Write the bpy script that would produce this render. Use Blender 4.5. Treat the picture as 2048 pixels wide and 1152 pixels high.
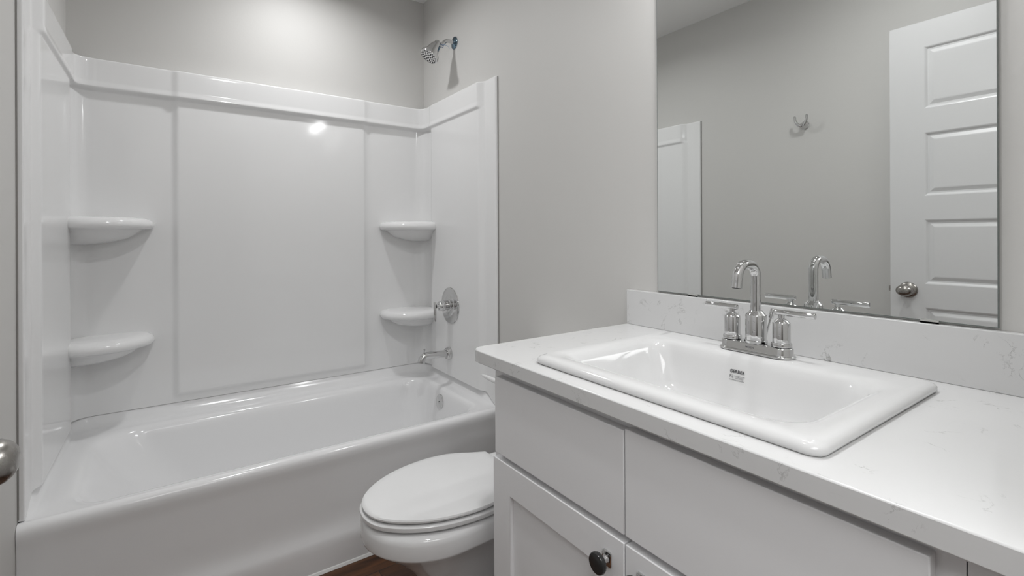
import bpy, bmesh, math, random
from mathutils import Vector, Matrix
random.seed(4)
PI = math.pi
for o in list(bpy.data.objects): bpy.data.objects.remove(o)
S = bpy.context.scene
COL = S.collection

# ------------------------------------------------------------------ camera
W = 1.524          # room width: right wall x=0, left wall x=-W, back wall y=0
CEIL = 2.4965
cam_d = bpy.data.cameras.new('camera'); cam = bpy.data.objects.new('camera', cam_d); COL.objects.link(cam)
S.camera = cam
yaw, roll, fpx, v0 = math.radians(35.051), math.radians(-0.242), 974.95, 471.97
Fw = Vector((math.sin(yaw), math.cos(yaw), 0)); Rt = Vector((math.cos(yaw), -math.sin(yaw), 0)); Up = Vector((0, 0, 1))
R2 = Rt*math.cos(roll) + Up*math.sin(roll); U2 = -Rt*math.sin(roll) + Up*math.cos(roll)
m = Matrix((R2, U2, -Fw)).transposed().to_4x4(); m.translation = Vector((-1.1917, -2.5706, 1.165))
cam.matrix_world = m
cam_d.sensor_width = 36; cam_d.lens = fpx/2048*36
cam_d.shift_y = -(576 - v0)/2048*1.0
cam_d.clip_start = .02

# ------------------------------------------------------------------ world, lights, exposure
wd = bpy.data.worlds.new('world'); S.world = wd; wd.use_nodes = True
wd.node_tree.nodes['Background'].inputs[0].default_value = (.9, .95, 1, 1)
wd.node_tree.nodes['Background'].inputs[1].default_value = .15
S.view_settings.view_transform = 'Standard'; S.view_settings.look = 'None'
S.view_settings.gamma = 1; S.view_settings.use_curve_mapping = False
S.view_settings.exposure = 0.0
CAN_TUB = (-.69, -.44, CEIL - .012); CAN_ROOM = (-.84, -1.90, CEIL - .012)
VAN = [(-.13, -1.89, 2.13), (-.13, -2.11, 2.13)]
P_TUB, P_ROOM, P_VAN, P_FILL = 5.4, 6.6, 2.0, 29.0
def lamp(name, loc, power, size, label, spread=180, color=(.99, .995, 1)):
    d = bpy.data.lights.new(name, 'AREA'); d.shape = 'DISK'; d.size = size; d.energy = power; d.color = color
    d.spread = math.radians(spread)
    o = bpy.data.objects.new(name, d); COL.objects.link(o); o.location = loc
    return o
lamp('ceiling_light_lamp', CAN_TUB, P_TUB, .10, '', 160)
lamp('ceiling_light_lamp', CAN_ROOM, P_ROOM, .10, '')
for v in VAN: lamp('vanity_light_lamp', (v[0], v[1], v[2]-.005), P_VAN, .05, '')
hl = lamp('hall_fill_lamp', (-1.5, -3.28, CEIL - .05), P_FILL, 1.7, '')      # soft fill added in the hallway behind the camera, not a known fitting
hl.data.shape = 'RECTANGLE'; hl.data.size_y = .9

# ------------------------------------------------------------------ materials
def mat(name, color, rough=.5, metal=0, coat=0, spec=None, bump=None, ior=None):
    mm = bpy.data.materials.new(name); mm.use_nodes = True; nt = mm.node_tree; b = nt.nodes['Principled BSDF']
    b.inputs['Base Color'].default_value = (*color, 1); b.inputs['Roughness'].default_value = rough
    b.inputs['Metallic'].default_value = metal
    if coat: b.inputs['Coat Weight'].default_value = coat; b.inputs['Coat Roughness'].default_value = .04
    if ior: b.inputs['IOR'].default_value = ior
    tc = nt.nodes.new('ShaderNodeTexCoord'); nz = nt.nodes.new('ShaderNodeTexNoise')
    nt.links.new(tc.outputs['Object'], nz.inputs['Vector'])
    sc, st = bump if bump else (6, .0)
    nz.inputs['Scale'].default_value = sc; nz.inputs['Detail'].default_value = 4
    if st:
        bp = nt.nodes.new('ShaderNodeBump'); bp.inputs['Strength'].default_value = st; bp.inputs['Distance'].default_value = .002
        nt.links.new(nz.outputs['Fac'], bp.inputs['Height']); nt.links.new(bp.outputs['Normal'], b.inputs['Normal'])
    # faint procedural tone variation
    mr = nt.nodes.new('ShaderNodeMapRange'); mr.inputs['To Min'].default_value = rough*.93; mr.inputs['To Max'].default_value = rough*1.07
    nt.links.new(nz.outputs['Fac'], mr.inputs['Value']); nt.links.new(mr.outputs['Result'], b.inputs['Roughness'])
    return mm
M = {}
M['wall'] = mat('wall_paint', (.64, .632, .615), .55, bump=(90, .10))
M['hallwall'] = mat('darkened_hall_paint', (.24, .235, .225), .6, bump=(90, .1))  # hall walls darkened in colour to keep the chrome reflections dark
M['ceil'] = mat('ceiling_paint', (.87, .865, .855), .7, bump=(70, .12))
M['trim'] = mat('trim_paint', (.74, .74, .73), .35)
M['door'] = mat('door_paint', (.72, .72, .725), .32, bump=(60, .03))
M['acryl'] = mat('white_acrylic', (.86, .86, .86), .10, bump=(7, .02))
M['tub'] = mat('tub_acrylic', (.88, .88, .885), .12)
M['china'] = mat('white_vitreous_china', (.72, .72, .72), .08)
M['toilet'] = mat('toilet_china', (.84, .84, .84), .07)
M['seat'] = mat('white_plastic', (.83, .83, .83), .14)
M['cab'] = mat('cabinet_paint', (.88, .88, .89), .42, bump=(40, .03))
M['dark'] = mat('dark_gap', (.03, .03, .03), .8)
M['chrome'] = mat('chrome', (.66, .66, .66), .035, 1)
M['nickel'] = mat('satin_nickel', (.36, .345, .325), .27, 1, bump=(200, .02))
M['blue'] = mat('bluish_film_chrome', (.16, .23, .29), .12, 1)
M['film'] = mat('blue_film', (.25, .33, .48), .3)
M['mirror'] = mat('mirror_silver', (.86, .875, .865), .0, 1)
M['glassedge'] = mat('mirror_glass_edge', (.16, .18, .17), .2)
M['black'] = mat('black_screw_and_reflection', (.03, .03, .03), .12)  # screw colour; on the cabinet knobs it paints a dark reflection
M['caulk'] = mat('white_caulk', (.86, .86, .85), .45)
M['greycaulk'] = mat('grey_caulk', (.30, .29, .28), .6)
M['ink'] = mat('black_ink', (.03, .03, .035), .5)
M['inklight'] = mat('grey_ink', (.16, .16, .17), .5)
M['clip'] = mat('clear_plastic_clip', (.5, .5, .48), .3)
M['nozzle'] = mat('grey_rubber', (.10, .10, .10), .5)

def quartz():
    mm = bpy.data.materials.new('veined_quartz'); mm.use_nodes = True; nt = mm.node_tree; N = nt.nodes; L = nt.links
    b = N['Principled BSDF']; b.inputs['Roughness'].default_value = .16
    tc = N.new('ShaderNodeTexCoord')
    n1 = N.new('ShaderNodeTexNoise'); n1.inputs['Scale'].default_value = 14; n1.inputs['Detail'].default_value = 8; n1.inputs['Roughness'].default_value = .62; n1.inputs['Distortion'].default_value = .9
    L.new(tc.outputs['Object'], n1.inputs['Vector'])
    s = N.new('ShaderNodeMath'); s.operation = 'SUBTRACT'; s.inputs[1].default_value = .5; L.new(n1.outputs['Fac'], s.inputs[0])
    a = N.new('ShaderNodeMath'); a.operation = 'ABSOLUTE'; L.new(s.outputs[0], a.inputs[0])
    line = N.new('ShaderNodeMapRange'); line.inputs['From Min'].default_value = 0; line.inputs['From Max'].default_value = .010
    line.inputs['To Min'].default_value = 1; line.inputs['To Max'].default_value = 0; L.new(a.outputs[0], line.inputs['Value'])
    n2 = N.new('ShaderNodeTexNoise'); n2.inputs['Scale'].default_value = 17; n2.inputs['Detail'].default_value = 2
    mp = N.new('ShaderNodeMapping'); mp.inputs['Location'].default_value = (3.1, 1.7, .4); L.new(tc.outputs['Object'], mp.inputs['Vector']); L.new(mp.outputs['Vector'], n2.inputs['Vector'])
    msk = N.new('ShaderNodeMapRange'); msk.inputs['From Min'].default_value = .55; msk.inputs['From Max'].default_value = .72; L.new(n2.outputs['Fac'], msk.inputs['Value'])
    mu = N.new('ShaderNodeMath'); mu.operation = 'MULTIPLY'; L.new(line.outputs['Result'], mu.inputs[0]); L.new(msk.outputs['Result'], mu.inputs[1])
    mx = N.new('ShaderNodeMix'); mx.data_type = 'RGBA'; mx.inputs[6].default_value = (.72, .72, .72, 1); mx.inputs[7].default_value = (.22, .22, .21, 1)
    L.new(mu.outputs[0], mx.inputs[0])
    # faint clouding
    n3 = N.new('ShaderNodeTexNoise'); n3.inputs['Scale'].default_value = 5; L.new(tc.outputs['Object'], n3.inputs['Vector'])
    mr = N.new('ShaderNodeMapRange'); mr.inputs['To Min'].default_value = .95; mr.inputs['To Max'].default_value = 1.03; L.new(n3.outputs['Fac'], mr.inputs['Value'])
    m2 = N.new('ShaderNodeMix'); m2.data_type = 'RGBA'; m2.blend_type = 'MULTIPLY'; m2.inputs[0].default_value = 1
    L.new(mx.outputs[2], m2.inputs[6]); L.new(mr.outputs['Result'], m2.inputs[7]); L.new(m2.outputs[2], b.inputs['Base Color'])
    return mm
M['quartz'] = quartz()
def wood():
    mm = bpy.data.materials.new('brown_wood_planks'); mm.use_nodes = True; nt = mm.node_tree; N = nt.nodes; L = nt.links
    b = N['Principled BSDF']; b.inputs['Roughness'].default_value = .32
    tc = N.new('ShaderNodeTexCoord')
    br = N.new('ShaderNodeTexBrick'); br.inputs['Scale'].default_value = 1; br.inputs['Brick Width'].default_value = 1.2; br.inputs['Row Height'].default_value = .13
    br.inputs['Mortar Size'].default_value = .0016; br.inputs['Color1'].default_value = (.115, .042, .012, 1); br.inputs['Color2'].default_value = (.045, .016, .005, 1)
    br.inputs['Mortar'].default_value = (.012, .006, .004, 1); L.new(tc.outputs['Object'], br.inputs['Vector'])
    mp = N.new('ShaderNodeMapping'); mp.inputs['Scale'].default_value = (2.2, 26, 1); L.new(tc.outputs['Object'], mp.inputs['Vector'])
    nz = N.new('ShaderNodeTexNoise'); nz.inputs['Scale'].default_value = 2.2; nz.inputs['Detail'].default_value = 7; nz.inputs['Distortion'].default_value = .6; L.new(mp.outputs['Vector'], nz.inputs['Vector'])
    cr = N.new('ShaderNodeMapRange'); cr.inputs['From Min'].default_value = .3; cr.inputs['From Max'].default_value = .7; cr.inputs['To Min'].default_value = .35; cr.inputs['To Max'].default_value = 1.7; L.new(nz.outputs['Fac'], cr.inputs['Value'])
    mx = N.new('ShaderNodeMix'); mx.data_type = 'RGBA'; mx.blend_type = 'MULTIPLY'; mx.inputs[0].default_value = 1
    L.new(br.outputs['Color'], mx.inputs[6]); L.new(cr.outputs['Result'], mx.inputs[7]); L.new(mx.outputs[2], b.inputs['Base Color'])
    return mm
M['wood'] = wood()
def emit(name, s):
    mm = bpy.data.materials.new(name); mm.use_nodes = True; nt = mm.node_tree; b = nt.nodes['Principled BSDF']
    b.inputs['Base Color'].default_value = (.9, .9, .88, 1); b.inputs['Emission Color'].default_value = (1, .98, .95, 1); b.inputs['Emission Strength'].default_value = s
    return mm
M['lens'] = emit('lit_light_diffuser', 2.5); M['fill_lens'] = emit('fill_panel_glow', .6)  # second one glows on the added hallway fill panel

# ------------------------------------------------------------------ helpers
def obj(name, bm, mt, parent=None, smooth=None, bevel=0, seg=2, recalc=True):
    if recalc: bmesh.ops.recalc_face_normals(bm, faces=bm.faces)
    me = bpy.data.meshes.new(name); bm.to_mesh(me); bm.free()
    mts = mt if isinstance(mt, (list, tuple)) else [mt]
    for q in mts: me.materials.append(q)
    o = bpy.data.objects.new(name, me); COL.objects.link(o)
    if parent: o.parent = parent
    if bevel:
        b = o.modifiers.new('bevel', 'BEVEL'); b.width = bevel; b.segments = seg; b.limit_method = 'ANGLE'; b.angle_limit = math.radians(40)
        b.harden_normals = False
    if smooth is None: smooth = bool(bevel)
    if smooth:
        for p in me.polygons: p.use_smooth = True
        me.set_sharp_from_angle(angle=math.radians(40 if not bevel else 60))
    return o
def thing(name, label, cat, loc=(0, 0, 0), group=None):
    o = bpy.data.objects.new(name, None); COL.objects.link(o); o.location = loc; o.empty_display_size = .05
    o['label'] = label; o['category'] = cat
    if group: o['group'] = group
    return o
def tag(o, label, cat, group=None):
    o['label'] = label; o['category'] = cat
    if group: o['group'] = group
    return o
def struct(o): o['kind'] = 'structure'; return o
def part(name, bm, mt, t, **k):
    """mesh built in world coordinates, parented to thing t (inverse of its location applied)"""
    L = Vector((0, 0, 0)); q = t
    while q is not None: L += q.location; q = q.parent
    bmesh.ops.translate(bm, verts=bm.verts, vec=-L)
    return obj(name, bm, mt, t, **k)
def box(x0, x1, y0, y1, z0, z1, bm=None):
    bm = bm or bmesh.new()
    r = bmesh.ops.create_cube(bm, size=1)
    for v in r['verts']:
        v.co = Vector(((x0+x1)/2 + v.co.x*(x1-x0), (y0+y1)/2 + v.co.y*(y1-y0), (z0+z1)/2 + v.co.z*(z1-z0)))
    return bm
def lathe(c, axis, prof, n=48, bm=None, up=None, sx=1, sy=1):
    """prof = [(dist along axis, radius)...] revolved about axis through c"""
    bm = bm or bmesh.new(); a = Vector(axis).normalized()
    u = (Vector(up) if up else (Vector((0, 0, 1)) if abs(a.z) < .9 else Vector((1, 0, 0)))); u = (u - a*u.dot(a)).normalized(); w = a.cross(u)
    c = Vector(c); rings = []
    for d, r in prof:
        if r < 1e-6: rings.append([bm.verts.new(c + a*d)])
        else: rings.append([bm.verts.new(c + a*d + (u*math.cos(t)*sx + w*math.sin(t)*sy)*r) for t in [2*PI*i/n for i in range(n)]])
    for A, B in zip(rings, rings[1:]):
        for i in range(n):
            j = (i+1) % n
            if len(A) == 1 and len(B) == 1: continue
            if len(A) == 1: bm.faces.new((A[0], B[i], B[j]))
            elif len(B) == 1: bm.faces.new((A[i], A[j], B[0]))
            else: bm.faces.new((A[i], A[j], B[j], B[i]))
    if len(rings[0]) > 1: bm.faces.new(rings[0][::-1])
    if len(rings[-1]) > 1: bm.faces.new(rings[-1])
    return bm
def rcyl(r, L, b=.001, r2=None):
    """rounded-edge cylinder profile"""
    r2 = r2 or r
    return [(0, 0), (0, r-b), (b*.3, r-b*.3), (b, r), (L-b, r2), (L-b*.3, r2-b*.3), (L, r2-b), (L, 0)]
def smoothpath(pts, sub=8):
    """Catmull-Rom"""
    P = [Vector(p) for p in pts]; P = [2*P[0]-P[1]] + P + [2*P[-1]-P[-2]]; out = []
    for i in range(1, len(P)-2):
        for k in range(sub):
            t = k/sub; a, b, c, d = P[i-1:i+3]
            out.append(.5*((2*b) + (c-a)*t + (2*a-5*b+4*c-d)*t*t + (3*b-a-3*c+d)*t**3))
    out.append(P[-2]); return out
def tube(path, rad, n=24, bm=None, caps=True):
    bm = bm or bmesh.new(); P = [Vector(p) for p in path]; N = len(P)
    rf = rad if callable(rad) else (lambda t: rad)
    tan = [(P[min(i+1, N-1)] - P[max(i-1, 0)]).normalized() for i in range(N)]
    ref = Vector((0, 0, 1)) if abs(tan[0].z) < .9 else Vector((1, 0, 0))
    u = (ref - tan[0]*ref.dot(tan[0])).normalized(); rings = []
    for i in range(N):
        u = (u - tan[i]*u.dot(tan[i])).normalized(); w = tan[i].cross(u); r = rf(i/(N-1))
        rings.append([bm.verts.new(P[i] + (u*math.cos(2*PI*k/n) + w*math.sin(2*PI*k/n))*r) for k in range(n)])
    for A, B in zip(rings, rings[1:]):
        for i in range(n): bm.faces.new((A[i], A[(i+1) % n], B[(i+1) % n], B[i]))
    if caps: bm.faces.new(rings[0][::-1]); bm.faces.new(rings[-1])
    return bm
def rrect(x0, x1, y0, y1, r, n=12):
    """rounded rectangle outline; r one value or 4 (x1y1, x0y1, x0y0, x1y0)"""
    rr = r if isinstance(r, (tuple, list)) else (r,)*4; out = []
    for (cx, cy, a0, q) in ((x1-rr[0], y1-rr[0], 0, rr[0]), (x0+rr[1], y1-rr[1], PI/2, rr[1]), (x0+rr[2], y0+rr[2], PI, rr[2]), (x1-rr[3], y0+rr[3], 1.5*PI, rr[3])):
        for k in range(n+1):
            a = a0 + PI/2*k/n; out.append((cx+q*math.cos(a), cy+q*math.sin(a)))
    return out
def resample(pts, m):
    P = [Vector((p[0], p[1])) for p in pts]; P.append(P[0].copy()); L = [0]
    for a, b in zip(P, P[1:]): L.append(L[-1] + (b-a).length)
    out = []; k = 0
    for i in range(m):
        s = L[-1]*i/m
        while L[k+1] < s: k += 1
        t = (s-L[k])/max(1e-9, L[k+1]-L[k]); out.append(P[k].lerp(P[k+1], t))
    return out
def loft(rings, bm=None, cap0=False, cap1=False):
    bm = bm or bmesh.new(); V = [[bm.verts.new(p) for p in r] for r in rings]
    n = len(V[0])
    for A, B in zip(V, V[1:]):
        for i in range(n): bm.faces.new((A[i], A[(i+1) % n], B[(i+1) % n], B[i]))
    if cap0: bm.faces.new(V[0][::-1])
    if cap1: bm.faces.new(V[-1])
    return bm
def prism(out, z0, z1, bm=None):
    return loft([[(p[0], p[1], z0) for p in out], [(p[0], p[1], z1) for p in out]], bm, True, True)
def sst(a, b, x):
    t = min(1, max(0, (x-a)/(b-a))); return t*t*(3-2*t)
def lerp(a, b, t): return a + (b-a)*t

# ------------------------------------------------------------------ room shell
YF = -2.55          # inner face of the doorway wall
HALL = -3.9
struct(obj('floor', box(-2.6, .12, HALL-.1, .12, -.1, 0), M['wood']))
struct(obj('ceiling', box(-2.6, .12, HALL-.1, .12, CEIL, CEIL+.1), M['ceil']))
struct(obj('wall_back', box(-W-.12, .12, 0, .12, 0, CEIL), M['wall']))
struct(obj('wall_right', box(0, .12, HALL, 0, 0, CEIL), M['wall']))
struct(obj('wall_left', box(-W-.12, -W, YF-.12, 0, 0, CEIL), M['wall']))
DX0, DX1, DH = -1.425, -.60, 2.075
bm = box(-W, DX0, YF-.12, YF, 0, CEIL); box(DX1, 0, YF-.12, YF, 0, CEIL, bm); box(DX0, DX1, YF-.12, YF, DH, CEIL, bm)
struct(obj('wall_front', bm, M['wall']))
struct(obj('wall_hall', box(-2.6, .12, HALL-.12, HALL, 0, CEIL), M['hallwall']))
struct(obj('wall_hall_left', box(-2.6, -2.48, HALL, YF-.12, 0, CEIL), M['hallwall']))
bm = box(-2.48, -W-.12, YF-.12, YF, 0, CEIL); struct(obj('wall_hall_front', bm, M['wall']))
# door casing on the room side of the opening
bm = box(DX1-.0, DX1+.055, YF, YF+.014, 0, DH+.055); box(DX0-.055, DX0, YF, YF+.014, 0, DH+.055, bm); box(DX0, DX1, YF, YF+.014, DH, DH+.055, bm)
struct(obj('trim_1', bm, M['trim'], bevel=.003))
# baseboards
struct(obj('baseboard_right', box(-.014, 0, -1.586, -.812, 0, .095), M['trim'], bevel=.004))
struct(obj('baseboard_left', box(-W, -W+.014, YF, -.812, 0, .095), M['trim'], bevel=.004))

# ------------------------------------------------------------------ bathtub
tub = thing('bathtub', 'glossy white alcove bathtub along the back wall with a plain front apron', 'bathtub', (-.762, -.40, 0))
NR = 240
def ring(x0, x1, y0, y1, r, z): return [(p.x, p.y, z(p.x, p.y) if callable(z) else z) for p in resample(rrect(x0, x1, y0, y1, r, 16), NR)]
RZ = .412
def riser(h): return lambda x, y: RZ + h*sst(-.770, -.66, y)
rings = [
    ring(-1.522, -.002, -.768, -.017, (.045, .045, .004, .004), riser(.045)),
    ring(-1.518, -.006, -.7678, -.026, (.05, .05, .006, .006), riser(.043)),
    ring(-1.511, -.013, -.7676, -.033, (.055, .055, .008, .008), riser(.030)),
    ring(-1.503, -.021, -.7674, -.040, (.06, .06, .012, .012), riser(.014)),
    ring(-1.494, -.030, -.7672, -.050, (.065, .065, .02, .02), riser(.004)),
    ring(-1.474, -.050, -.764, -.064, (.07, .07, .03, .03), RZ),
    ring(-1.45, -.068, -.756, -.105, (.11, .12, .08, .08), RZ-.001),
    ring(-1.435, -.078, -.746, -.122, (.12, .14, .09, .09), RZ-.003),
    ring(-1.424, -.086, -.738, -.132, (.12, .15, .10, .10), RZ-.010),
    ring(-1.414, -.091, -.732, -.139, (.12, .15, .11, .11), RZ-.022),
    ring(-1.395, -.096, -.726, -.146, (.12, .15, .12, .12), RZ-.05),
    ring(-1.33, -.108, -.712, -.160, (.12, .15, .13, .13), RZ-.15),
    ring(-1.26, -.122, -.696, -.176, (.12, .15, .14, .14), RZ-.25),
    ring(-1.20, -.140, -.680, -.192, (.12, .15, .14, .14), RZ-.305),
    ring(-1.14, -.170, -.655, -.215, (.12, .14, .14, .14), RZ-.338),
    ring(-1.06, -.215, -.62, -.25, .12, RZ-.352),
    ring(-.80, -.50, -.50, -.38, .05, RZ-.358)]
part('basin', loft(rings, cap1=True), M['tub'], tub, smooth=True)
# apron: profile swept along x, with the rolled front rim
prof = [(-.764, RZ-.0006), (-.768, RZ-.0002), (-.774, RZ-.0005), (-.779, RZ-.0015), (-.786, RZ-.006), (-.791, RZ-.014), (-.793, RZ-.026), (-.792, RZ-.040), (-.789, RZ-.055), (-.786, .33),
        (-.785, .26), (-.785, .20), (-.786, .165), (-.789, .145), (-.795, .125), (-.802, .112), (-.806, .10), (-.808, .08), (-.808, .006), (-.808, 0), (-.76, 0), (-.76, RZ-.03)]
bm = bmesh.new(); xs = [-W+.001, -W+.006, -W+.02] + [-W+.02+(W-.04)*i/12 for i in range(1, 12)] + [-.02, -.006, -.001]
V = [[bm.verts.new((x, y, z)) for y, z in prof] for x in xs]
for A, B in zip(V, V[1:]):
    for i in range(len(prof)-1): bm.faces.new((A[i], A[i+1], B[i+1], B[i]))
bm.faces.new(V[0]); bm.faces.new(V[-1][::-1])
part('apron', bm, M['tub'], tub, smooth=True)
bm = bmesh.new(); pr = [(-.806, .011), (-.811, .008), (-.815, 0), (-.806, 0)]
V = [[bm.verts.new((x, y, z)) for y, z in pr] for x in (-W+.001, -.001)]
for i in range(4): bm.faces.new((V[0][i], V[0][(i+1) % 4], V[1][(i+1) % 4], V[1][i]))
bm.faces.new(V[0]); bm.faces.new(V[1][::-1])
part('caulk_bead', bm, M['caulk'], tub)
# overflow plate on the drain end
oc = Vector((-.0925, -.385, .345)); on = Vector((-1, 0, .12)).normalized()
ov = part('overflow_plate', lathe(oc, on, [(-.004, .0), (-.004, .034), (.006, .036), (.010, .035), (.012, .032), (.0125, .008), (.0110, .0065), (.0110, 0)]), M['chrome'], tub, smooth=True)
part('screw', lathe(oc+on*.0115, on, [(0, 0), (0, .0025), (.0012, .002), (.0012, 0)], 16), M['black'], ov)
# drain
part('drain', lathe((-.30, -.43, RZ-.357), (0, 0, 1), [(0, 0), (0, .035), (.003, .034), (.004, .028), (.006, .02), (.008, 0)]), M['chrome'], tub, smooth=True)

# ------------------------------------------------------------------ moulded surround
sur = thing('shower_surround', 'moulded white acrylic wall surround above the bathtub with corner shelves', 'shower surround', (-.762, -.35, .457))
R0 = .10; YS = -.768
segA = abs(YS) - R0; arc = R0*PI/2; segB = W - 2*R0
TOT = 2*segA + 2*arc + segB
def wallpt(s):
    """from the right front edge round to the left front edge: point and inward normal"""
    if s <= segA: return Vector((0, YS+s)), Vector((-1, 0))
    s -= segA
    if s <= arc:
        a = s/R0; return Vector((-R0+R0*math.cos(a), -R0+R0*math.sin(a))), Vector((-math.cos(a), -math.sin(a)))
    s -= arc
    if s <= segB: return Vector((-R0-s, 0)), Vector((0, -1))
    s -= segB
    if s <= arc:
        a = PI/2 + s/R0; return Vector((-W+R0+R0*math.cos(a), -R0+R0*math.sin(a))), Vector((-math.cos(a), -math.sin(a)))
    s -= arc
    return Vector((-W, -R0-s)), Vector((1, 0))
ZB, ZBand, ZT = .4575, 1.757, 1.873
def depth(s, z):
    q = min(s, TOT-s)                       # symmetric
    flange, panel, corner, back = .0145, .030, .014, .030
    d = lerp(flange, panel, sst(.080, .125, q))
    d = lerp(d, corner, sst(segA-.055, segA-.035, q))
    d = lerp(d, back, sst(segA+arc*.35, segA+arc, q))
    # raised centre of the back wall
    mid = sst(segA+arc+.236, segA+arc+.266, q)
    low = d + .0135*mid*sst(.475, .50, z)
    bd = lerp(flange, .037, sst(.088, .128, q)); bd = lerp(bd, .034, sst(segA-.055, segA-.035, q)); bd = lerp(bd, .053, sst(segA+arc*.2, segA+arc*.9, q))
    bd += .008*mid
    bd += .003*(1-sst(ZBand+.008, ZBand+.03, z))*sst(.09, .13, q)
    tb = sst(ZBand-.010, ZBand+.006, z)
    k = max(0, (z-(ZT-.006))/.006); 
    return lerp(low, bd, tb) - .003*k*k
ss = []; s = 0
while s < TOT:
    ss.append(s); q = min(s, TOT-s)
    fine = q < .14 or abs(q-segA) < .08 or (segA < q < segA+arc+.01) or abs(q-(segA+arc+.261)) < .03
    s += .004 if fine else .02
ss.append(TOT)
zs = [ZB, .47] + [.475+.003*i for i in range(10)] + [.52+.04*i for i in range(31)]
zs = [z for z in zs if z < ZBand-.02] + [ZBand-.018+.002*i for i in range(26)] + [ZBand+.04+.01*i for i in range(7)] + [ZT-.006, ZT-.0045, ZT-.003, ZT-.0015, ZT]
zs = sorted(set(round(z, 5) for z in zs if z <= ZT))
bm = bmesh.new(); G = []
for s in ss:
    p, n = wallpt(s); edge = 0
    q = min(s, TOT-s); e = max(0, 1-q/.004)
    col = []
    # bottom return, face, top return
    col.append(bm.verts.new((*(p+n*.001), ZB - .042*(1-sst(.0, .095, q)))))
    zb = ZB - .042*(1-sst(.0, .095, q))
    for z in zs:
        d = depth(s, z) - .003*e*e; w = p + n*d
        zz = z if z > .52 else lerp(zb, .52, (z-ZB)/(.52-ZB)); col.append(bm.verts.new((w.x, w.y, zz)))
    col.append(bm.verts.new((*(p+n*.001), ZT)))
    G.append(col)
for A, B in zip(G, G[1:]):
    for i in range(len(A)-1): bm.faces.new((A[i], A[i+1], B[i+1], B[i]))
bm.faces.new(G[0]); bm.faces.new(G[-1][::-1])
part('wall_panel', bm, M['acryl'], sur, smooth=True)
# moulded corner shelves
def shelf_bm(zt, side):
    """side=-1 left corner, +1 right corner. plan runs from the side panel to its rounded end on the back wall"""
    plan = [(.0, -.185), (.03, -.200), (.07, -.206), (.12, -.203), (.165, -.192), (.205, -.170), (.235, -.140), (.255, -.110), (.265, -.080), (.268, -.045), (.262, -.015), (.25, -.005)]
    P = smoothpath([(a, b, 0) for a, b in plan], 5)
    prof = [(0, 0), (.5, 0), (.80, -.001), (.90, -.004), (.955, -.010), (.985, -.018), (1.0, -.028), (.995, -.037), (.975, -.044), (.94, -.047), (.87, -.049), (.82, -.056), (.77, -.068), (.69, -.082), (.55, -.094), (.38, -.104), (.2, -.109), (.0, -.111)]
    bm = bmesh.new(); rows = []
    for a in P:
        row = []
        for k, dz in prof:
            ax, ay = a.x*k + .0, a.y*k
            X = -W + .012 + ax if side < 0 else -.012 - ax
            row.append(bm.verts.new((X, -.012 + ay, zt+dz)))
        rows.append(row)
    for A, B in zip(rows, rows[1:]):
        for i in range(len(prof)-1): bm.faces.new((A[i], A[i+1], B[i+1], B[i]))
    bmesh.ops.remove_doubles(bm, verts=bm.verts, dist=.0002)
    return bm
for side, sn in ((-1, 'left'), (1, 'right')):
    for zt in (1.246, .776):
        part('shelf', shelf_bm(zt, side), M['acryl'], sur, smooth=True)
# thin sealant line where the surround meets the painted wall
for x0 in (-.0035, -W+.0002): part('sealant', box(x0, x0+.0033, YS-.003, YS, .42, ZT), M['greycaulk'], sur)

# ------------------------------------------------------------------ shower fittings on the right wall
YV = -.370
sh = thing('wall_shower', 'chrome shower head on a bent arm with a bluish wall flange', 'shower head', (0, YV, 2.15))
part('wall_flange', lathe((0, YV, 2.150), (-1, 0, 0), [(0, .0), (0, .030), (.002, .0315), (.004, .031), (.007, .026), (.010, .017), (.013, .012), (.013, 0)]), M['blue'], sh, smooth=True)
part('arm', tube(smoothpath([(-.002, YV, 2.150), (-.025, YV, 2.1525), (-.042, YV, 2.151), (-.056, YV, 2.144), (-.068, YV, 2.130), (-.076, YV, 2.117)], 6), .0098), M['chrome'], sh, smooth=True)
fc = Vector((-.145, YV, 2.050)); ax = Vector((-.54, 0, -.84)).normalized()
hp = [(-.100, 0), (-.100, .014), (-.094, .0175), (-.084, .019), (-.080, .0225), (-.076, .0255), (-.020, .0385), (-.018, .0395), (-.018, .046), (-.014, .0475), (-.003, .0480), (.0, .0465), (.0005, .0435), (-.001, .043), (-.001, 0)]
hd = part('spray_head', lathe(fc, ax, hp, 56), M['chrome'], sh, smooth=True)
bm = bmesh.new(); u = Vector((0, 1, 0)); w = ax.cross(u)
for rr, cnt in ((.010, 4), (.020, 8), (.029, 12), (.038, 16)):
    for i in range(cnt):
        a = 2*PI*i/cnt + rr*40; lathe(fc + (u*math.cos(a)+w*math.sin(a))*rr - ax*.001, ax, [(0, 0), (0, .0036), (.0022, .003), (.0022, 0)], 8, bm)
o = part('nozzles', bm, M['nozzle'], hd); o['kind'] = 'stuff'
part('film_scrap', tube(smoothpath([(-.070, YV-.008, 2.124), (-.062, YV-.014, 2.122), (-.050, YV-.020, 2.116), (-.040, YV-.024, 2.104)], 5), lambda t: .0016*(1-t)+.0004, 8), M['film'], sh, smooth=True)
bm = lathe((-.0735, YV, 2.121), Vector((-.6, 0, -.8)), [(0, .0099), (0, .0112), (.004, .0112), (.004, .0099)], 24)
part('film_wrap', bm, M['film'], sh, smooth=True)

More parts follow.
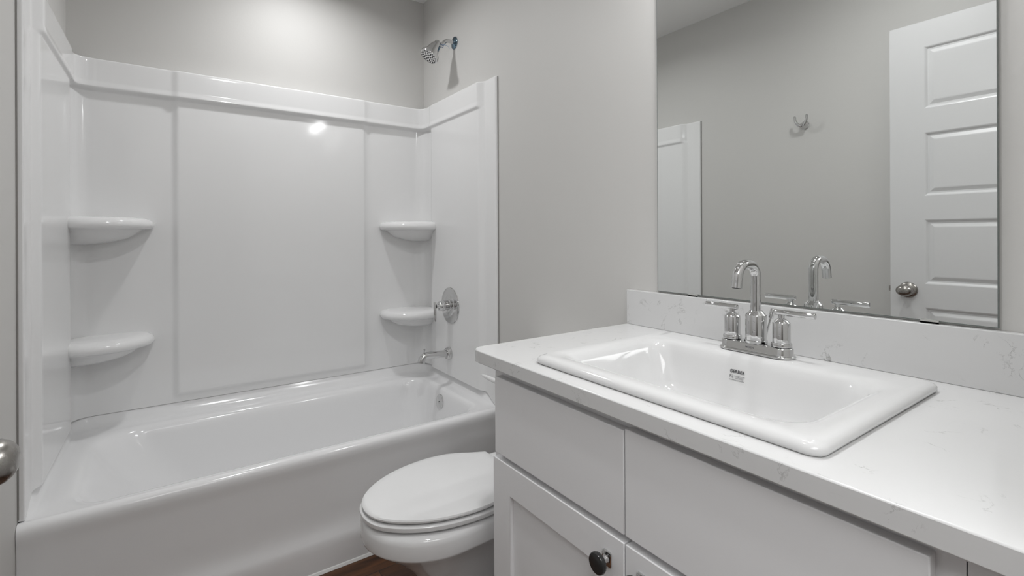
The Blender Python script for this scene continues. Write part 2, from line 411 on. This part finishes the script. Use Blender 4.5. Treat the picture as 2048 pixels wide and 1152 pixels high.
XP = -.030
va = thing('shower_valve', 'round chrome valve plate with a lever handle on the surround', 'shower valve', (XP, YV, .815))
part('escutcheon', lathe((XP, YV, .815), (-1, 0, 0), [(0, 0), (0, .090), (.002, .0915), (.005, .090), (.0065, .082), (.007, .052), (.009, .050), (.0105, .046), (.0105, 0)], 72), M['chrome'], va, smooth=True)
hub = part('hub', lathe((XP-.010, YV, .8165), (-1, 0, 0), [(0, 0), (0, .030), (.003, .030), (.005, .024), (.028, .024), (.030, .026), (.036, .026), (.038, .024), (.054, .0235), (.057, .021), (.060, .013), (.063, .010), (.070, .010), (.070, 0)], 48), M['chrome'], va, smooth=True)
part('lever', lathe((-.117, YV, .838), (0, 0, -1), rcyl(.0068, .096, .0012), 24), M['chrome'], va, smooth=True)
sp = thing('tub_spout', 'chrome tub spout with a diverter knob below the valve plate', 'tub spout', (XP, YV+.01, .570))
YP = YV + .012
part('base_ring', lathe((XP, YP, .571), (-1, 0, 0), [(0, 0), (0, .0315), (.005, .032), (.007, .030), (.010, .030), (.012, .028), (.018, .028), (.021, .025), (.021, 0)], 48), M['chrome'], sp, smooth=True)
pts = [(-.045, YP, .5715), (-.09, YP, .5735), (-.135, YP, .5755), (-.158, YP, .5755), (-.174, YP, .570), (-.183, YP, .558), (-.186, YP, .545)]
sb = part('spout_body', tube(smoothpath(pts, 8), lambda t: .0175+.0015*sst(.7, 1, t), 32), M['chrome'], sp, smooth=True)
part('diverter_knob', lathe((-.170, YP, .588), (0, 0, 1), [(0, 0), (0, .0035), (.014, .0035), (.015, .0055), (.021, .0058), (.023, .004), (.023, 0)], 20), M['chrome'], sp, smooth=True)

# ------------------------------------------------------------------ toilet
YT = -1.282
tl = thing('toilet', 'white elongated toilet with closed lid between the bathtub and the vanity', 'toilet', (-.35, YT, 0))
LIDW = [(-.785, 0), (-.781, .032), (-.768, .064), (-.744, .093), (-.713, .119), (-.672, .143), (-.622, .162), (-.562, .173), (-.512, .175), (-.46, .168), (-.42, .152), (-.38, .129), (-.338, .108)]
def egg(tip, rear, hw, rhw, n=96, cx=None):
    """closed outline: rounded nose at x=tip, sides tapering to a straight rear edge"""
    P = smoothpath([(a, b, 0) for a, b in LIDW], 6); sx = (rear-tip)/(.785-.338); out = []
    for p in P:
        k = (p.x+.785)/(.785-.338); w = p.y/.175*hw
        w = max(w, lerp(0, rhw, sst(.5, 1, k)) if k > .5 else 0)
        out.append((tip+(p.x+.785)*sx, w))
    return [(x, YT-w) for x, w in out] + [(x, YT+w) for x, w in out[::-1]][:-1]
def eggring(tip, rear, hw, rhw, z): return [(p[0], p[1], z) for p in resample(egg(tip, rear, hw, rhw), 120)]
LZ = .443
lid = [eggring(-.752, -.335, .155, .095, LZ-.0135), eggring(-.765, -.326, .169, .104, LZ-.013), eggring(-.771, -.323, .174, .107, LZ-.0105), eggring(-.772, -.323, .175, .107, LZ-.006), eggring(-.769, -.325, .173, .106, LZ-.002),
       eggring(-.761, -.33, .166, .10, LZ), eggring(-.74, -.35, .15, .085, LZ+.0018), eggring(-.66, -.43, .09, .05, LZ+.0036), eggring(-.57, -.52, .02, .01, LZ+.004)]
part('lid', loft(lid, cap0=True, cap1=True), M['seat'], tl, smooth=True)
seat = [eggring(-.748, -.322, .152, .100, LZ-.0335), eggring(-.772, -.318, .174, .108, LZ-.0330), eggring(-.776, -.316, .178, .110, LZ-.031), eggring(-.777, -.316, .179, .110, LZ-.026), eggring(-.777, -.316, .179, .110, LZ-.0205), eggring(-.775, -.317, .177, .109, LZ-.0185), eggring(-.770, -.32, .172, .106, LZ-.0178), eggring(-.750, -.33, .150, .10, LZ-.0178), eggring(-.60, -.50, .03, .03, LZ-.0178)]
part('seat', loft(seat, cap0=True, cap1=True), M['seat'], tl, smooth=True)
for s in (-1, 1): part('hinge', lathe((-.312, YT+s*.070-.015, LZ-.030), (0, 1, 0), rcyl(.008, .03, .003), 20), M['seat'], tl, smooth=True)
bz = LZ - .0405
def bowlring(tip, hw, z, rear=-.06, rw=None):
    """oval bowl section running back under the tank"""
    rw = rw or hw*.92; out = []; cx = tip + .21*hw/.19*1.0
    for i in range(41): a = -PI/2 - PI*i/40; out.append((cx + (cx-tip)*math.cos(a), YT + hw*math.sin(a)))
    out += [(rear, YT+rw), (rear, YT-rw)]
    return [(p.x, p.y, z) for p in resample(out, 160)]
bowl = [bowlring(-.735, .145, bz), bowlring(-.757, .165, bz-.001), bowlring(-.766, .174, bz-.004), bowlring(-.772, .179, bz-.010), bowlring(-.774, .181, bz-.020), bowlring(-.774, .181, bz-.053), bowlring(-.773, .180, bz-.057),
        bowlring(-.769, .177, bz-.0605), bowlring(-.762, .172, bz-.066), bowlring(-.748, .162, bz-.078), bowlring(-.725, .148, bz-.094), bowlring(-.692, .133, bz-.122), bowlring(-.650, .118, bz-.160), bowlring(-.618, .107, bz-.205),
        bowlring(-.600, .102, bz-.25), bowlring(-.600, .102, .05), bowlring(-.615, .112, .025), bowlring(-.618, .115, 0)]
part('bowl', loft(bowl, cap0=True, cap1=True), M['toilet'], tl, smooth=True)
def rr3(x0, x1, y0, y1, r, z): return [(p.x, p.y, z) for p in resample(rrect(x0, x1, y0, y1, r, 10), 96)]
TX0, TX1, TY0, TY1 = -.212, -.018, -1.512, -1.056
tk = [rr3(TX0+.03, TX1, TY0+.03, TY1-.03, .03, bz-.001), rr3(TX0+.012, TX1, TY0+.014, TY1-.014, .035, bz+.03), rr3(TX0, TX1, TY0, TY1, .035, bz+.10), rr3(TX0-.004, TX1, TY0-.003, TY1+.003, .035, .705)]
tank = part('tank', loft(tk, cap0=True, cap1=True), M['toilet'], tl, smooth=True)
tkl = [rr3(TX0-.014, TX1+.006, TY0-.010, TY1+.010, .04, .705), rr3(TX0-.016, TX1+.008, TY0-.012, TY1+.012, .04, .712), rr3(TX0-.016, TX1+.008, TY0-.012, TY1+.012, .04, .728), rr3(TX0-.010, TX1+.002, TY0-.006, TY1+.006, .04, .736), rr3(TX0+.03, TX1-.03, TY0+.04, TY1-.04, .03, .738)]
part('tank_lid', loft(tkl, cap0=True, cap1=True), M['toilet'], tl, smooth=True)
lv = bmesh.new(); lathe((TX0, TY1-.055, .640), (-1, 0, 0), rcyl(.013, .016, .003), 24, lv)
loft([[(TX0-.018+p[0]*sc, yy, .641+p[1]*sc*1.1) for p in [(math.cos(2*PI*k/16), math.sin(2*PI*k/16)) for k in range(16)]] for yy, sc in ((TY1-.065, .004), (TY1-.06, .008), (TY1-.03, .0085), (TY1+.02, .0075), (TY1+.048, .005), (TY1+.060, .0012))], lv, True, True)
lvo = part('flush_lever', lv, M['seat'], tl, smooth=True)

# ------------------------------------------------------------------ vanity
XFR, XF = -.552, -.571            # face-frame plane, front plane of doors and drawers
YA, YB = -1.587, -2.434
ZC = .8896; ZCB = .8596
vn = thing('vanity_cabinet', 'white shaker vanity cabinet under the quartz countertop', 'cabinet', (-.28, -2.01, 0))
bm = box(-.533, -.004, YA-.016, YA, .0, ZCB-.001); box(-.533, -.004, YB, YB+.016, .0, ZCB-.001, bm); box(-.533, -.004, YB, YA, .10, .115, bm); box(-.012, -.004, YB, YA, .10, ZCB-.001, bm); box(-.49, -.475, YB, YA, 0, .10, bm)
part('body', bm, M['cab'], vn)
bm = box(XFR, -.533, YA-.04, YA, .10, ZCB-.001); box(XFR, -.533, YB, YB+.04, .10, ZCB-.001, bm); box(XFR, -.533, -2.028, -1.990, .675, .815, bm); box(XFR, -.533, -2.028, -1.990, .14, .635, bm)
box(XFR, -.533, YB+.04, YA-.04, .815, ZCB-.001, bm); box(XFR, -.533, YB+.04, YA-.04, .635, .675, bm); box(XFR, -.533, YB+.04, YA-.04, .10, .14, bm)
part('face_frame', bm, M['cab'], vn)
def slab(y0, y1, z0, z1): return box(XF, XFR-.0005, y0, y1, z0, z1)
part('drawer_front', slab(-2.0085, -1.6135, .6625, .838), M['cab'], vn, bevel=.0015)
part('drawer_front', slab(-2.411, -2.0112, .6625, .842), M['cab'], vn, bevel=.0015)
def shaker(y0, y1, z0, z1, w=.068):
    bm = bmesh.new(); xs = (XF, XF+.009)
    o = [(y0, z0), (y1, z0), (y1, z1), (y0, z1)]; i = [(y0+w, z0+w), (y1-w, z0+w), (y1-w, z1-w), (y0+w, z1-w)]
    def vs(l, x): return [bm.verts.new((x, a, b)) for a, b in l]
    of, iff, ib, ob = vs(o, XF), vs(i, XF), vs(i, XF+.0095), vs(o, XFR-.0005)
    for k in range(4):
        j = (k+1) % 4
        bm.faces.new((of[k], of[j], iff[j], iff[k])); bm.faces.new((iff[k], iff[j], ib[j], ib[k])); bm.faces.new((of[k], ob[k], ob[j], of[j]))
    bm.faces.new(ib); bm.faces.new(ob[::-1])
    return bm
def cab_knob(y, z, parent):
    bm = bmesh.new()
    kx = XF - .0004
    b = [(p.x, p.y) for p in resample(rrect(-.0105, .0105, -.0135, .0135, .004, 4), 40)]
    loft([[(kx, y+a*1.0, z+c*1.0) for a, c in b], [(kx-.0022, y+a, z+c) for a, c in b], [(kx-.0035, y+a*.88, z+c*.88) for a, c in b]], bm, True, True)
    lathe((kx-.003, y, z), (-1, 0, 0), [(0, .0), (0, .0075), (.004, .0062), (.010, .0055), (.016, .0075), (.0175, .014)], 32, bm)
    k = part('knob', bm, M['chrome'], parent, smooth=True)
    part('knob_face', lathe((kx-.0195, y, z), (-1, 0, 0), [(0, 0), (0, .0170), (.003, .0182), (.006, .0182), (.0082, .0172), (.0088, .0155), (.0084, .0), ], 40), M['black'], k, smooth=True)  # dark reflection in the chrome knob painted as a black face
    return k
ZD = .649
dr = part('door', shaker(-2.0085, -1.606, .115, ZD), M['cab'], vn, bevel=.0014); cab_knob(-1.971, .605, dr)
dr = part('door', shaker(-2.418, -2.0115, .115, ZD), M['cab'], vn, bevel=.0014); cab_knob(-2.048, .607, dr)
part('filler_strip', box(XFR, -.533, YF+.002, YB-.0012, .10, ZCB-.001), M['cab'], vn)

# countertop with a sink cut-out
CX = -.586; CY1 = -1.525; CY0 = YF + .001
outer = resample(rrect(CX, -.001, CY0, CY1, (.001, .034, .002, .001), 12), 200)
hole = rrect(-.515, -.115, -2.27, -1.76, .02, 6)
bm = bmesh.new()
def ringverts(l, z): return [bm.verts.new((p[0], p[1], z)) for p in l]
hp_ = resample(hole, 200)
o1, o0, h1, h0 = ringverts(outer, ZC), ringverts(outer, ZCB), ringverts(hp_, ZC), ringverts(hp_, ZCB)
ex = [bm.edges.new((o1[i], o1[(i+1) % 200])) for i in range(200)] + [bm.edges.new((h1[i], h1[(i+1) % 200])) for i in range(200)]
bmesh.ops.triangle_fill(bm, edges=ex, use_beauty=True)
ex = [bm.edges.new((o0[i], o0[(i+1) % 200])) for i in range(200)] + [bm.edges.new((h0[i], h0[(i+1) % 200])) for i in range(200)]
bmesh.ops.triangle_fill(bm, edges=ex, use_beauty=True)
for A, B in ((o1, o0), (h1, h0)):
    for i in range(200): bm.faces.new((A[i], A[(i+1) % 200], B[(i+1) % 200], B[i]))
ct = obj('countertop', bm, M['quartz'], bevel=.0022)
tag(ct, 'white quartz countertop with faint grey veins on the vanity cabinet', 'countertop')
bsp = obj('backsplash', box(-.0205, -.0008, CY0, CY1, ZC+.0002, .9955), M['quartz'], bevel=.0012)
tag(bsp, 'low white quartz backsplash strip below the mirror', 'backsplash')

# ------------------------------------------------------------------ sink
sk = thing('sink', 'rectangular white drop-in sink with printed maker mark in the countertop', 'sink', (-.32, -2.015, ZC))
SZ = .908
def sring(x0, x1, y0, y1, r, z): return [(p.x, p.y, z) for p in resample(rrect(x0, x1, y0, y1, r, 14), 220)]
sx0, sx1, sy0, sy1 = -.546, -.084, -2.302, -1.728
sr = [sring(sx0+.010, sx1-.008, sy0+.010, sy1-.010, .014, ZC+.0004), sring(sx0+.003, sx1-.003, sy0+.003, sy1-.003, .018, ZC+.0008), sring(sx0, sx1, sy0, sy1, .020, ZC+.005), sring(sx0, sx1, sy0, sy1, .020, ZC+.009),
      sring(sx0+.0025, sx1-.0025, sy0+.0025, sy1-.0025, .020, ZC+.0132), sring(sx0+.007, sx1-.007, sy0+.007, sy1-.007, .020, ZC+.0163), sring(sx0+.014, sx1-.014, sy0+.014, sy1-.014, .02, SZ-.0005), sring(sx0+.020, sx1-.018, sy0+.020, sy1-.010, .02, SZ-.0001),
      sring(-.520, -.160, -2.278, -1.742, .03, SZ-.0003), sring(-.506, -.176, -2.264, -1.762, (.04, .032, .05, .05), SZ-.0015), sring(-.497, -.184, -2.254, -1.768, (.045, .032, .055, .055), SZ-.0045), sring(-.490, -.190, -2.246, -1.776, (.045, .03, .06, .06), SZ-.011),
      sring(-.484, -.195, -2.238, -1.785, (.045, .03, .06, .06), SZ-.024), sring(-.477, -.203, -2.228, -1.799, (.045, .03, .06, .06), SZ-.052), sring(-.470, -.213, -2.215, -1.814, (.045, .03, .06, .06), SZ-.088),
      sring(-.458, -.226, -2.198, -1.834, (.05, .035, .06, .06), SZ-.110), sring(-.435, -.248, -2.165, -1.885, .05, SZ-.121), sring(-.35, -.31, -2.05, -2.0, .015, SZ-.126)]
part('bowl', loft(sr, cap1=True), M['china'], sk, smooth=True)
part('drain', lathe((-.32, -2.02, SZ-.1262), (0, 0, 1), [(0, 0), (0, .022), (.002, .0215), (.003, .016), (.0045, .015), (.005, 0)], 32), M['chrome'], sk, smooth=True)
# printed marks on the back slope of the bowl
def slope_pt(y, t):
    """point on the rear basin wall: t is the height z"""
    P = [(SZ-.0045, -.184), (SZ-.011, -.190), (SZ-.024, -.195), (SZ-.052, -.203), (SZ-.088, -.213)]
    for (za, xa), (zb, xb) in zip(P, P[1:]):
        if zb <= t <= za: k = (t-za)/(zb-za); return Vector((lerp(xa, xb, k)-.0012, y, t))
    return Vector((-.194, y, t))
def text_part(name, body, size, mt, parent, origin, right, up, depth=.0001, sxx=1.0):
    c = bpy.data.curves.new(name, 'FONT'); c.body = body; c.size = size; c.extrude = depth; c.align_x = 'CENTER'; c.align_y = 'CENTER'; c.offset = size*.018; c.space_character = 1.08
    o = bpy.data.objects.new(name, c); COL.objects.link(o)
    bpy.context.view_layer.update()
    me = bpy.data.meshes.new_from_object(o.evaluated_get(bpy.context.evaluated_depsgraph_get())); bpy.data.objects.remove(o)
    r = Vector(right).normalized(); u_ = Vector(up); u_ = (u_ - r*u_.dot(r)).normalized(); nn = r.cross(u_)
    L = Vector((0, 0, 0)); q = parent
    while q is not None: L += q.location; q = q.parent
    for v in me.vertices:
        co = Vector(origin) + r*v.co.x*sxx + u_*v.co.y + nn*v.co.z; v.co = co - L
    me.materials.clear(); me.materials.append(mt)
    ob = bpy.data.objects.new(name, me); COL.objects.link(ob); ob.parent = parent; return ob
R_ = (0, -1, 0)
t1 = text_part('maker_name', 'GERBER', .0096, M['ink'], sk, slope_pt(-1.993, .8720), R_, slope_pt(0, .876)-slope_pt(0, .868), sxx=.92)
# small certification stamp: square emblem and lines of fine print too small to read
bm = bmesh.new(); upv = (slope_pt(0, .868)-slope_pt(0, .850)).normalized(); n0 = Vector((0, -1, 0)).cross(upv); O = slope_pt(-1.994, .8585)
def mark(a0, a1, b0, b1):
    vs = []
    for a, b in ((a0, b0), (a1, b0), (a1, b1), (a0, b1)): vs.append(O + Vector((0, -1, 0))*a + upv*b + n0*.0003)
    f = [bm.verts.new(v) for v in vs]; bk = [bm.verts.new(v-n0*.0003) for v in vs]
    bm.faces.new(f)
    for k in range(4): bm.faces.new((f[k], bk[k], bk[(k+1) % 4], f[(k+1) % 4]))
q = -.0165
for a0, a1, b0, b1 in ((q, q+.0075, .0065, .0069), (q, q+.0004, -.001, .0069), (q+.0071, q+.0075, -.001, .0069), (q+.0012, q+.0018, .002, .0058), (q+.0012, q+.003, .0052, .0058), (q+.0026, q+.003, .0038, .0055), (q+.004, q+.0045, .0012, .0042), (q+.0058, q+.0063, -.0002, .0034)): mark(a0, a1, b0, b1)
for row, (a, b, z) in enumerate(((-.0065, .0165, .0048), (-.005, .0155, .0022), (-.003, .0135, -.0002), (-.0165, .0165, -.0042))):
    x = a; h = .0011 if row < 3 else .0013
    while x < b:
        wd_ = random.uniform(.0012, .0034)
        xx = x
        while xx < min(b, x+wd_): mark(xx, xx+.00042, z, z+h*random.uniform(.6, 1)); xx += .00064
        x += wd_ + .0008
o = part('stamp', bm, M['inklight'], sk)

# ------------------------------------------------------------------ faucet
FX, FY = -.142, -2.003
fa = thing('faucet', 'chrome two-handle centerset faucet on the rear rim of the sink', 'faucet', (FX, FY, SZ))
def oval(hx, hy, z, nn=24):
    """stadium outline, long axis y"""
    out = []
    for i in range(nn+1): a = PI*i/nn; out.append((FX+hx*math.cos(a), FY+(hy-hx)+hx*math.sin(a)))
    for i in range(nn+1): a = PI+PI*i/nn; out.append((FX+hx*math.cos(a), FY-(hy-hx)+hx*math.sin(a)))
    return [(p.x, p.y, z) for p in resample(out, 120)]
B0 = SZ + .0002
part('base_plate', loft([oval(.0255, .0795, B0), oval(.027, .081, B0+.001), oval(.0272, .0812, B0+.0035), oval(.0262, .0802, B0+.005), oval(.0235, .0775, B0+.0062), oval(.0228, .0768, B0+.0078),
                         oval(.0226, .0766, B0+.0195), oval(.0216, .0756, B0+.0212), oval(.0206, .0746, B0+.0216)], cap0=True, cap1=True), M['chrome'], fa, smooth=True)
text_part('maker_mark', 'MOEN', .0062, M['inklight'], fa, (FX-.0229, FY+.002, B0+.0135), (0, -1, 0), (0, 0, 1))
BT = B0 + .0216
body = part('spout_body', lathe((FX, FY, BT), (0, 0, 1), [(0, 0), (0, .0222), (.0008, .0232), (.0055, .0232), (.0066, .0222), (.0068, .0212), (.060, .0212), (.0612, .0206), (.0685, .0138), (.0705, .0125), (.0705, 0)], 64), M['chrome'], fa, smooth=True)
z1 = BT + .069; zt_ = 1.1015; rb = .0285
pth = [(FX, FY, z1), (FX, FY, 1.02), (FX, FY, 1.05)]
for i in range(0, 11): a = PI/2*i/10; pth.append((FX-rb+rb*math.cos(a), FY, zt_-rb+rb*math.sin(a)))
xe = FX - rb - .014; rb2 = .0305
for i in range(0, 11): a = (PI/2-.17)*i/10; pth.append((xe-rb2*math.sin(a), FY, zt_-rb2+rb2*math.cos(a)))
ex_, ez_ = pth[-1][0], pth[-1][2]; dd = Vector((-math.sin(.17), 0, -math.cos(.17)))
for k in (.008, .016, .023): pth.append((ex_+dd.x*k, FY, ez_+dd.z*k))
sp_ = part('spout', tube(pth, .0109, 40), M['chrome'], fa, smooth=True)
e = Vector(pth[-1]); part('aerator', lathe(e+dd*.0002, dd, [(0, 0), (0, .0088), (.0006, .0085), (.0006, 0)], 24), M['dark'], sp_)
for s in (1, -1):
    hy = FY + s*.0545
    hb = part('handle_body', lathe((FX, hy, BT+.0006), (0, 0, 1), [(0, 0), (0, .0185), (.001, .0198), (.0075, .0198), (.0088, .0188), (.0090, .0170), (.0500, .0170), (.0512, .0164), (.0590, .0078), (.0605, .0062), (.0690, .0058), (.0690, 0)], 56), M['chrome'], fa, smooth=True)
    part('lever', lathe((FX, hy-s*.012, BT+.0720), (0, s, .0), rcyl(.0062, .078, .0008), 32), M['chrome'], fa, smooth=True)
d2 = Vector((.10, -.16, .8)).normalized(); b2 = Vector((FX+.022, FY-.004, B0+.010)) 
rod = bmesh.new(); lathe(b2, d2, [(0, 0), (0, .0022), (.072, .0022), (.072, 0)], 16, rod)
ro = part('lift_rod', rod, M['chrome'], fa, smooth=True)
part('lift_knob', lathe(b2+d2*.066, d2, rcyl(.0052, .021, .0008), 24), M['chrome'], fa, smooth=True)

# ------------------------------------------------------------------ mirror
mi = thing('wall_mirror', 'large frameless rectangular mirror on the wall above the sink', 'mirror', (-.003, -2.0, 1.45))
MY0, MY1, MZ0, MZ1 = -2.3614, -1.6331, .9995, 1.913
part('mirror_glass', box(-.0062, -.0060, MY0+.0015, MY1-.0015, MZ0+.0015, MZ1-.0015), M['mirror'], mi)
part('mirror_edge', box(-.0059, -.0006, MY0, MY1, MZ0, MZ1), M['glassedge'], mi)
for y in (-1.755, -2.267):
    bm = box(-.0115, -.0005, y-.014, y+.014, MZ0-.0035, MZ0-.0005); box(-.0115, -.0085, y-.014, y+.014, MZ0-.0035, MZ0+.003, bm)
    part('clip', bm, M['clip'], mi)

# ------------------------------------------------------------------ door (opened against the left wall) and knob
XD = -1.392; DY1 = -1.778; DY0 = -2.540
dT, dB = 2.052, .012
dr = thing('door', 'white five-panel door standing open along the left wall, seen in the mirror', 'door', (XD, DY0, 0))
YH = DY0
def door_bm():
    bm = bmesh.new(); tk = .035
    st = .118
    pan = [(1.688, 1.945), (1.325, 1.588), (.958, 1.226), (.590, .860), (.200, .490)]
    ys = [DY0, DY0+st, DY1-st, DY1]
    for face, xs_ in ((1, XD), (-1, XD-tk)):
        def P(y, z, d=0): return bm.verts.new((xs_-face*d, y, z))
        # stiles and rails
        def quad(y0, y1, z0, z1): bm.faces.new((P(y0, z0), P(y1, z0), P(y1, z1), P(y0, z1)))
        quad(ys[0], ys[1], dB, dT); quad(ys[2], ys[3], dB, dT)
        edges = [dT] + [v for p in pan for v in (p[1], p[0])] + [dB]
        for i in range(0, len(edges), 2): quad(ys[1], ys[2], edges[i+1], edges[i])
        for z0, z1 in pan:
            steps = [(0, 0), (.004, .0015), (.010, .007), (.016, .0075), (.030, .002), (.034, .0015)]
            R = []
            for ins, d in steps: R.append([P(ys[1]+ins, z0+ins, d), P(ys[2]-ins, z0+ins, d), P(ys[2]-ins, z1-ins, d), P(ys[1]+ins, z1-ins, d)])
            for A, B in zip(R, R[1:]):
                for i in range(4): bm.faces.new((A[i], A[(i+1) % 4], B[(i+1) % 4], B[i]))
            bm.faces.new(R[-1])
    for a, b in (((DY1, dB), (DY1, dT)), ((DY0, dT), (DY0, dB)), ((DY1, dT), (DY0, dT)), ((DY0, dB), (DY1, dB))):
        bm.faces.new([bm.verts.new(v) for v in ((XD, a[0], a[1]), (XD, b[0], b[1]), (XD-tk, b[0], b[1]), (XD-tk, a[0], a[1]))])
    bmesh.ops.remove_doubles(bm, verts=bm.verts, dist=.00005)
    return bm
part('panel_slab', door_bm(), M['door'], dr)
KY, KZ = DY1-.062, .929
bm = lathe((XD+.0002, KY, KZ), (1, 0, 0), [(0, 0), (0, .0335), (.003, .033), (.007, .029), (.010, .022), (.013, .0125), (.028, .0115), (.030, .012)], 48)
kn = part('door_knob', bm, M['nickel'], dr, smooth=True)
prof = [(.0, .0), (.0, .012)] + [(.002+.038*i/14, .012+.0165*math.sin(PI*min(1, (i/14)**.75)*.5 if i < 8 else 0) if i < 0 else .012) for i in range(0)]
kp = [(0, 0), (0, .011), (.003, .0150), (.008, .0210), (.014, .0245), (.020, .0256), (.026, .0248), (.032, .0222), (.037, .0175), (.040, .0125), (.0415, .007), (.042, 0)]
kb = lathe((XD+.026, KY, KZ), (1, 0, 0), kp, 48, up=(0, 1, 0), sx=1.16, sy=.94)
part('knob_grip', kb, M['nickel'], kn, smooth=True)
part('latch_bolt', box(XD-.022, XD-.012, DY1-.0, DY1+.010, KZ-.010, KZ+.012), M['nickel'], dr)
part('knob_outer', lathe((XD-.035, KY, KZ), (-1, 0, 0), [(0, .0), (0, .033), (.006, .03), (.012, .013), (.026, .012), (.034, .021), (.044, .025), (.056, .023), (.064, .012), (.066, 0)], 40), M['nickel'], dr, smooth=True)
for z in (.25, 1.03, 1.82): part('hinge', box(XD-.004, XD+.006, DY0-.008, DY0+.002, z-.045, z+.045), M['nickel'], dr, bevel=.001)

# ------------------------------------------------------------------ robe hook on the left wall (seen in the mirror)
HX, HY, HZ = -W, -1.372, 1.733
hk = thing('robe_hook', 'small chrome double robe hook on the left wall, seen in the mirror', 'hook', (HX, HY, HZ))
part('base', lathe((HX, HY, HZ), (1, 0, 0), [(0, 0), (0, .0225), (.003, .0225), (.005, .020), (.010, .0195), (.020, .015), (.027, .0125), (.030, .010), (.030, 0)], 36), M['chrome'], hk, smooth=True)
for s in (1, -1):
    pts = [(HX+.020, HY, HZ-.004), (HX+.030, HY+s*.008, HZ-.005), (HX+.040, HY+s*.018, HZ+.004), (HX+.045, HY+s*.026, HZ+.020), (HX+.047, HY+s*.029, HZ+.040)]
    bm = tube(smoothpath(pts, 7), lambda t: .0095 - .0035*t, 16); bmesh.ops.create_uvsphere(bm, u_segments=14, v_segments=10, radius=.0066, matrix=Matrix.Translation(pts[-1]))
    part('prong', bm, M['chrome'], hk, smooth=True)

# ------------------------------------------------------------------ light fittings (out of frame, they light the room)
def can(loc, label):
    t = thing('recessed_light', label, 'ceiling light', (loc[0], loc[1], CEIL), 'recessed ceiling lights')
    part('trim_ring', lathe((loc[0], loc[1], CEIL), (0, 0, -1), [(0, .066), (0, .088), (.004, .086), (.006, .080), (.004, .070), (.001, .066)], 48), M['trim'], t, smooth=True)
    part('diffuser', lathe((loc[0], loc[1], CEIL-.001), (0, 0, -1), [(0, 0), (0, .064), (.002, .062), (.003, 0)], 40), M['lens'], t)
can(CAN_TUB, 'round recessed ceiling light over the bathtub')
can(CAN_ROOM, 'round recessed ceiling light in front of the vanity')
t = thing('fill_panel', 'large rectangular fill light panel added to the hallway ceiling behind the open doorway', 'ceiling light', (-1.5, -3.28, CEIL))  # invented fitting around the added hallway fill
part('frame', box(-2.38, -.62, -3.76, -2.80, CEIL-.043, CEIL-.0005), M['trim'], t, bevel=.004)
part('diffuser', box(-2.35, -.65, -3.73, -2.83, CEIL-.047, CEIL-.0435), M['fill_lens'], t)
vl = thing('vanity_light', 'chrome two-shade wall light mounted above the mirror', 'wall light', (0, -2.0, 2.2))
part('backplate', box(-.022, -.0005, -2.17, -1.83, 2.165, 2.235), M['chrome'], vl, bevel=.004)
for v in VAN:
    part('arm', tube(smoothpath([(-.02, v[1], 2.20), (-.06, v[1], 2.205), (-.10, v[1], 2.225), (-.13, v[1], 2.235)], 6), .007, 16), M['chrome'], vl, smooth=True)
    part('shade', lathe((v[0], v[1], 2.24), (0, 0, -1), [(0, 0), (0, .02), (.02, .03), (.115, .048), (.115, .046), (.022, .028), (.022, 0)], 36), M['trim'], vl, smooth=True)
    part('bulb', lathe((v[0], v[1], 2.215), (0, 0, -1), [(0, 0), (0, .014), (.02, .016), (.045, .026), (.06, .024), (.07, .014), (.074, 0)], 24), M['lens'], vl, smooth=True)
